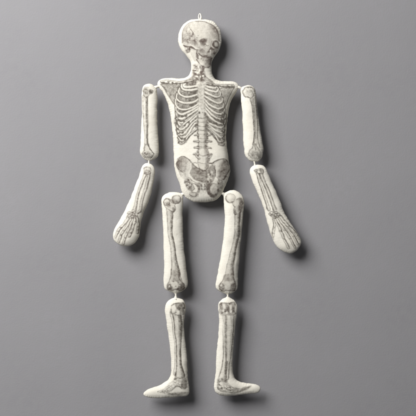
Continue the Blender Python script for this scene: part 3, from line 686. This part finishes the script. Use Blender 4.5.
    f1 = np.column_stack([idx[ys, xs], idx[ys + 1, xs], idx[ys + 1, xs + 1], idx[ys, xs + 1]])
    f2 = np.column_stack([bidx[ys, xs], bidx[ys, xs + 1], bidx[ys + 1, xs + 1], bidx[ys + 1, xs]])
    ed = np.clip(sd / .8, 0, 1)
    gy = np.clip(np.arange(j0, j1), 0, N - 1); gx = np.clip(np.arange(i0, i1), 0, N - 1)
    ink = D[np.ix_(gy, gx)] * ed; br = WARM[np.ix_(gy, gx)]
    nb = int(free.sum())
    keep = ~((f2[:, :, None] == f1[:, None, :]).all(axis=(1, 2)))
    return link(name, V, np.vstack([f1, f2]), PRINT, parent, np.concatenate([ink[use], np.zeros(nb)]), np.concatenate([br[use], np.zeros(nb)]))

def tube(name, pts, radii, mat, parent, n=10, flat=1.0):
    """a cord through 3D points given as (x, y, depth) in units"""
    p = smooth(pts, False, 5); r = np.interp(np.linspace(0, 1, len(p)), np.linspace(0, 1, len(radii)), radii)
    P = np.column_stack([WX(p[:, 0]), -p[:, 2] * U, WZ(p[:, 1])])
    T = np.gradient(P, axis=0); T /= np.linalg.norm(T, axis=1)[:, None]
    ref = np.array([0, 1.0, 0]); V = []; F = []
    for i in range(len(P)):
        a = np.cross(T[i], ref); a /= np.linalg.norm(a) + 1e-9; b = np.cross(T[i], a)
        for k in range(n):
            t = 2 * math.pi * k / n
            V.append(P[i] + (a * math.cos(t) + b * math.sin(t) * flat) * r[i] * U * (1 + .12 * math.sin(3 * t + i * 1.7)))
    for i in range(len(P) - 1):
        for k in range(n):
            F.append((i * n + k, i * n + (k + 1) % n, (i + 1) * n + (k + 1) % n, (i + 1) * n + k))
    base = len(V)
    o0 = len(V); V.append(P[0]); V.append(P[-1])
    for k in range(n):
        F.append((o0, (k + 1) % n, k, k)); e = (len(P) - 1) * n
        F.append((o0 + 1, e + k, e + (k + 1) % n, e + (k + 1) % n))
    me = bpy.data.meshes.new(name)
    me.from_pydata([tuple(v) for v in V], [], [tuple(dict.fromkeys(int(i) for i in f)) for f in F])
    me.polygons.foreach_set('use_smooth', np.ones(len(me.polygons), bool)); me.update()
    me.materials.append(mat)
    o = bpy.data.objects.new(name, me); COL.objects.link(o)
    if parent: o.parent = parent; o.matrix_parent_inverse = parent.matrix_world.inverted()
    return o

# ---------------------------------------------------------------- the wall
nx = 12; wv = []; wf = []
xs = np.linspace(-6, 6, nx); zs = np.linspace(-5, 5, nx)
for z_ in zs:
    for x_ in xs: wv.append((x_, 0, z_))
for j in range(nx - 1):
    for i in range(nx - 1): wf.append((j * nx + i, j * nx + i + 1, (j + 1) * nx + i + 1, (j + 1) * nx + i))
wall = link('wall', wv, wf, wall_material())
wall['kind'] = 'structure'; wall['label'] = 'plain matt grey wall behind the cloth skeleton'

# ---------------------------------------------------------------- the skeleton
root = bpy.data.objects.new('skeleton_decoration', None); COL.objects.link(root)
root.location = (float(WX(203)), -SEAM * U, float(WZ(398))); root.empty_display_size = .05
root['label'] = 'stuffed cream cloth skeleton with printed bones hanging by a loop on the grey wall'
root['category'] = 'decoration'
bpy.context.view_layer.update()

TORSO = [(199.6,19.2),(194.5,19.3),(190,20.2),(184.4,23.6),(180.2,29.6),(178.2,37),(178.8,44.3),(182.3,51.4),(187,56.6),(190.2,62),(190.9,68.6),(189.4,74.2),(185.3,77.7),
         (179,78.5),(172,78.1),(165.5,78.2),(161,79.2),(158.3,81.4),(157.6,85),(159.8,88.6),(162.7,92.6),(165.2,97.4),(167.8,103.4),(169.6,111),(171.2,119.6),(172.2,129),(173,139),(173.5,150),
         (173.7,157.5),(174.2,165),(175.6,172.5),(178,180),(180.5,187),(182.5,192.6),(185.3,196.8),(189.2,199.8),(194.6,202),(200,202.6),(206.5,202.3),(213,201.2),(217.6,198.8),(220.8,195),
         (223.4,190.4),(226.4,184),(229,177),(230.4,170.4),(229.4,163.8),(228.1,157),(227.2,150),(226.3,141),(226.4,132.5),(227.1,122.5),(228,112.8),(230.2,104),(233.3,96.6),(237.2,90.4),
         (239.2,87.2),(237.7,83.5),(233.4,81.4),(227.5,81.2),(221,80.9),(215.5,79.4),(212.4,75.2),(211.5,69),(211.9,62.3),(214,57),(217.4,52.4),(220.4,46.6),(221.8,39.4),(221,32.4),(218.3,26.8),(214,22),(208.5,19.8)]
ARM_A = [(149.1,83.6),(144.9,84.6),(142.4,88),(141.7,94.8),(142,107),(141.6,120),(140.9,132.5),(140.2,145),(140.2,152.8),(142.2,157.4),(146.6,160.1),(150.5,160.6),(154,159.4),(157.6,156.2),(159.1,150),(158.5,138.8),(157.6,126.3),(157.3,113.5),(157.4,101),(156.9,92.3),(156.6,89),(154.6,86.6),(152,84.6)]
ARM_B = [(148.6,85),(144.6,85.8),(241.2,88)] and [(248.5,84.9),(244.6,85.8),(241.4,87.4),(240.3,89.4),(240.6,93.5),(241.3,103.5),(242.2,113.5),(242.7,124.5),(243.2,135),(243.8,147.5),(245.1,155),(248.2,159.8),(252.5,161.8),(256.4,161.8),(259.6,160.4),(262.5,156.3),(263.1,148.8),(261.4,136.3),(259.5,125.4),(257.9,113.5),(256.8,101),(256,91.4),(253.3,86.6)]
FORE_A = [(148.2,163.2),(143.8,164.4),(141.3,168.4),(139.2,175),(136.1,183.8),(132.3,193.8),(128.4,202.6),(124.2,211.4),(120.2,218.6),(115.6,226.2),(113,233),(113.6,239),(116.8,243.2),(122.3,246),(129.6,245.6),(135.3,242.4),(138.6,237.4),(139.9,230),(141,221.4),(143.6,213.4),(147,204.8),(149.4,198.6),(152.3,187.5),(154.4,176.4),(154.8,169.4),(152.3,164.9)]
FORE_B = [(254,165.4),(250.4,168.8),(249.9,173.6),(253,182.5),(257.4,192.5),(261.6,203),(264.2,210),(266.1,218.3),(269,228.3),(272.2,238.2),(276,245.7),(281.6,250.8),(289,253.3),(295.8,251.3),(300.2,245.8),(301,240.6),(297.8,233.2),(292.7,226.2),(287.2,217.4),(282.9,208.9),(280.4,201.3),(275.5,190),(270.8,180),(267.4,171.3),(264.2,166.4),(259,164.7)]
THIGH_A = [(173,192),(167.8,192.7),(163.5,195.3),(161.6,200.3),(162.1,211.5),(162.8,223),(163.2,236),(163.9,255),(163.9,273),(163.5,283),(164.6,288.8),(169,291.2),(173,293),(175.6,294.9),(178.4,293),(181.6,291.4),(185.6,288.4),(187.8,283),(187,273.6),(185.5,261.3),(184,248.8),(183.2,236.3),(182.9,224),(182.6,212.8),(183,203),(183.1,197.5),(182.5,194.4),(179,193)]
THIGH_B = [(232.3,190),(226.8,191.6),(223.4,193.8),(223.7,197.4),(223.8,204),(224.6,215.3),(224.3,225.3),(223.4,234.6),(222.1,246.3),(220.3,258.8),(218.3,270),(216.6,279),(215.6,285.2),(217.2,289.6),(222,292.4),(226,294.2),(227.8,295.6),(229.8,294.2),(233.6,292.2),(237,288.4),(238,281),(238.4,268),(239.5,255),(240.4,243),(241.6,233),(243.2,216),(243.9,203),(242.7,197),(238.5,192.2)]
SHIN_A = [(175.7,296.2),(173.6,297.9),(170.3,299.3),(166.5,302.6),(165,308.3),(165.3,314),(166.9,325),(168.8,337.5),(170.4,350),(171,361),(171.1,370.6),(169.8,377),(165,382),(158,385.8),(149.3,388.9),(144.6,391.8),(143.8,395),(147.4,397.2),(156.8,398.2),(169.3,397.6),(180,396.8),(186,395.9),(188.9,393.6),(189.4,388.5),(188.1,379.5),(187.4,368.3),(186.9,359),(186.3,349),(184.8,337.5),(184.1,325),(184.9,314),(186.2,306),(183.8,300.4),(180.6,298.6),(177.6,297.8)]
SHIN_B = [(227.8,296.1),(225.8,297.7),(222.2,299.2),(218.6,302.6),(218,308.3),(218.7,314),(219,325),(218.1,337.5),(217,347.5),(216.3,358),(216,368),(215.2,377),(214,384.5),(214.5,390.6),(217.8,394.4),(224.6,396),(237,395.2),(249.5,394),(257.4,392.5),(260.6,389.4),(259.4,386),(254.5,383.9),(245,382.6),(237.4,380.5),(233.9,375.8),(232.7,368.3),(232.8,358),(233.4,350),(234,341.3),(235,330),(236.4,320),(237.4,312),(237.4,305.4),(234.4,300.6),(232,299),(229.6,297.7)]

parts = [('head_and_torso', TORSO, 11.5, .8), ('upper_arm', ARM_A, 9, .84), ('upper_arm', ARM_B, 9, .84), ('forearm_and_hand', FORE_A, 8.5, .84), ('forearm_and_hand', FORE_B, 8.5, .84),
         ('thigh', THIGH_A, 9.5, .84), ('thigh', THIGH_B, 9.5, .84), ('lower_leg_and_foot', SHIN_A, 9, .84), ('lower_leg_and_foot', SHIN_B, 9, .84)]
for k, (nm, ol, hm, pl) in enumerate(parts):
    cushion(nm, ol, root, 100 + 20 * k, hm, pl, pucker=2.0 if k == 0 else 1.0)

D0 = SEAM
for pts, rad in (([(160.8,85.9,D0 - 1), (157.4,86.7,D0 + .4), (154.2,87.8,D0 - 1)], [2.2, 1.35, 1.35, 2.2]),
                 ([(236.4,86.4,D0 - 1), (239.6,87.6,D0 + .4), (242.8,89.4,D0 - 1)], [2.3, 1.35, 1.35, 2.3]),
                 ([(149.4,158.6,D0), (148.9,161.6,D0 + .5), (149,165.2,D0)], [1.8, .9, .8, 1.0, 1.9]),
                 ([(254,160,D0), (254.6,163.2,D0 + .5), (255.2,166.8,D0)], [2.0, 1.0, .8, 1.0, 2.1]),
                 ([(185.8,193.6,D0 - 1), (183.2,194,D0 + .4), (180.2,195.8,D0 - 1)], [2.8, 1.6, 1.6, 2.6]),
                 ([(219.8,192.6,D0 - 1), (222.4,193.4,D0 + .4), (226,195.2,D0 - 1)], [2.8, 1.5, 1.5, 2.6]),
                 ([(175.6,292,D0), (175.9,295.2,D0 + .5), (175.7,299,D0)], [2.6, 1.2, .9, 1.3, 2.8]),
                 ([(227.8,293.4,D0), (227.8,296,D0 + .5), (227.8,299,D0)], [2.4, 1.1, .9, 1.1, 2.4])):
    tube('joint_tie', pts, rad, CORD, root)
tube('hanging_loop', [(200.2,21,D0), (198.9,18.6,D0 + .2), (198.6,16.2,D0 - .2), (199.3,13.9,D0 - .4), (200.3,13.9,D0 - .4), (201,16.2,D0 - .2), (200.9,18.2,D0 + .3), (200,21,D0)], [.9, .65, .55, .45, .55, .8, 1.1, .9], CORD, root, n=8)

# ---------------------------------------------------------------- camera
cam_d = bpy.data.cameras.new('camera'); cam = bpy.data.objects.new('camera', cam_d); COL.objects.link(cam)
DIST = 2.9
cam.location = (0, -SEAM * U - DIST, 0); cam.rotation_euler = (math.radians(90), 0, 0)
cam_d.sensor_width = 36; cam_d.lens = 36 * DIST / (416 * U); cam_d.clip_end = 100; cam_d.clip_start = .05
SC.camera = cam

# ---------------------------------------------------------------- light: one large soft box high on the left, dim room
def aim(o, target):
    from mathutils import Vector
    o.rotation_euler = (Vector(target) - o.location).to_track_quat('-Z', 'Y').to_euler()
ld = bpy.data.lights.new('softbox', 'AREA'); ld.shape = 'RECTANGLE'; ld.size = 1.9; ld.size_y = 1.9
ld.energy = 173; ld.color = (1.0, .99, .985)
lo = bpy.data.objects.new('softbox', ld); COL.objects.link(lo)
lo.location = (-1.6, -2.1, 1.72); aim(lo, (0, 0, 0))
w = bpy.data.worlds.new('World'); SC.world = w; w.use_nodes = True
bg = w.node_tree.nodes['Background']; bg.inputs[0].default_value = (.97, .98, 1.0, 1); bg.inputs[1].default_value = .09

SC.render.engine = 'CYCLES'
SC.view_settings.view_transform = 'Standard'; SC.view_settings.look = 'None'
SC.view_settings.exposure = 0; SC.view_settings.gamma = 1
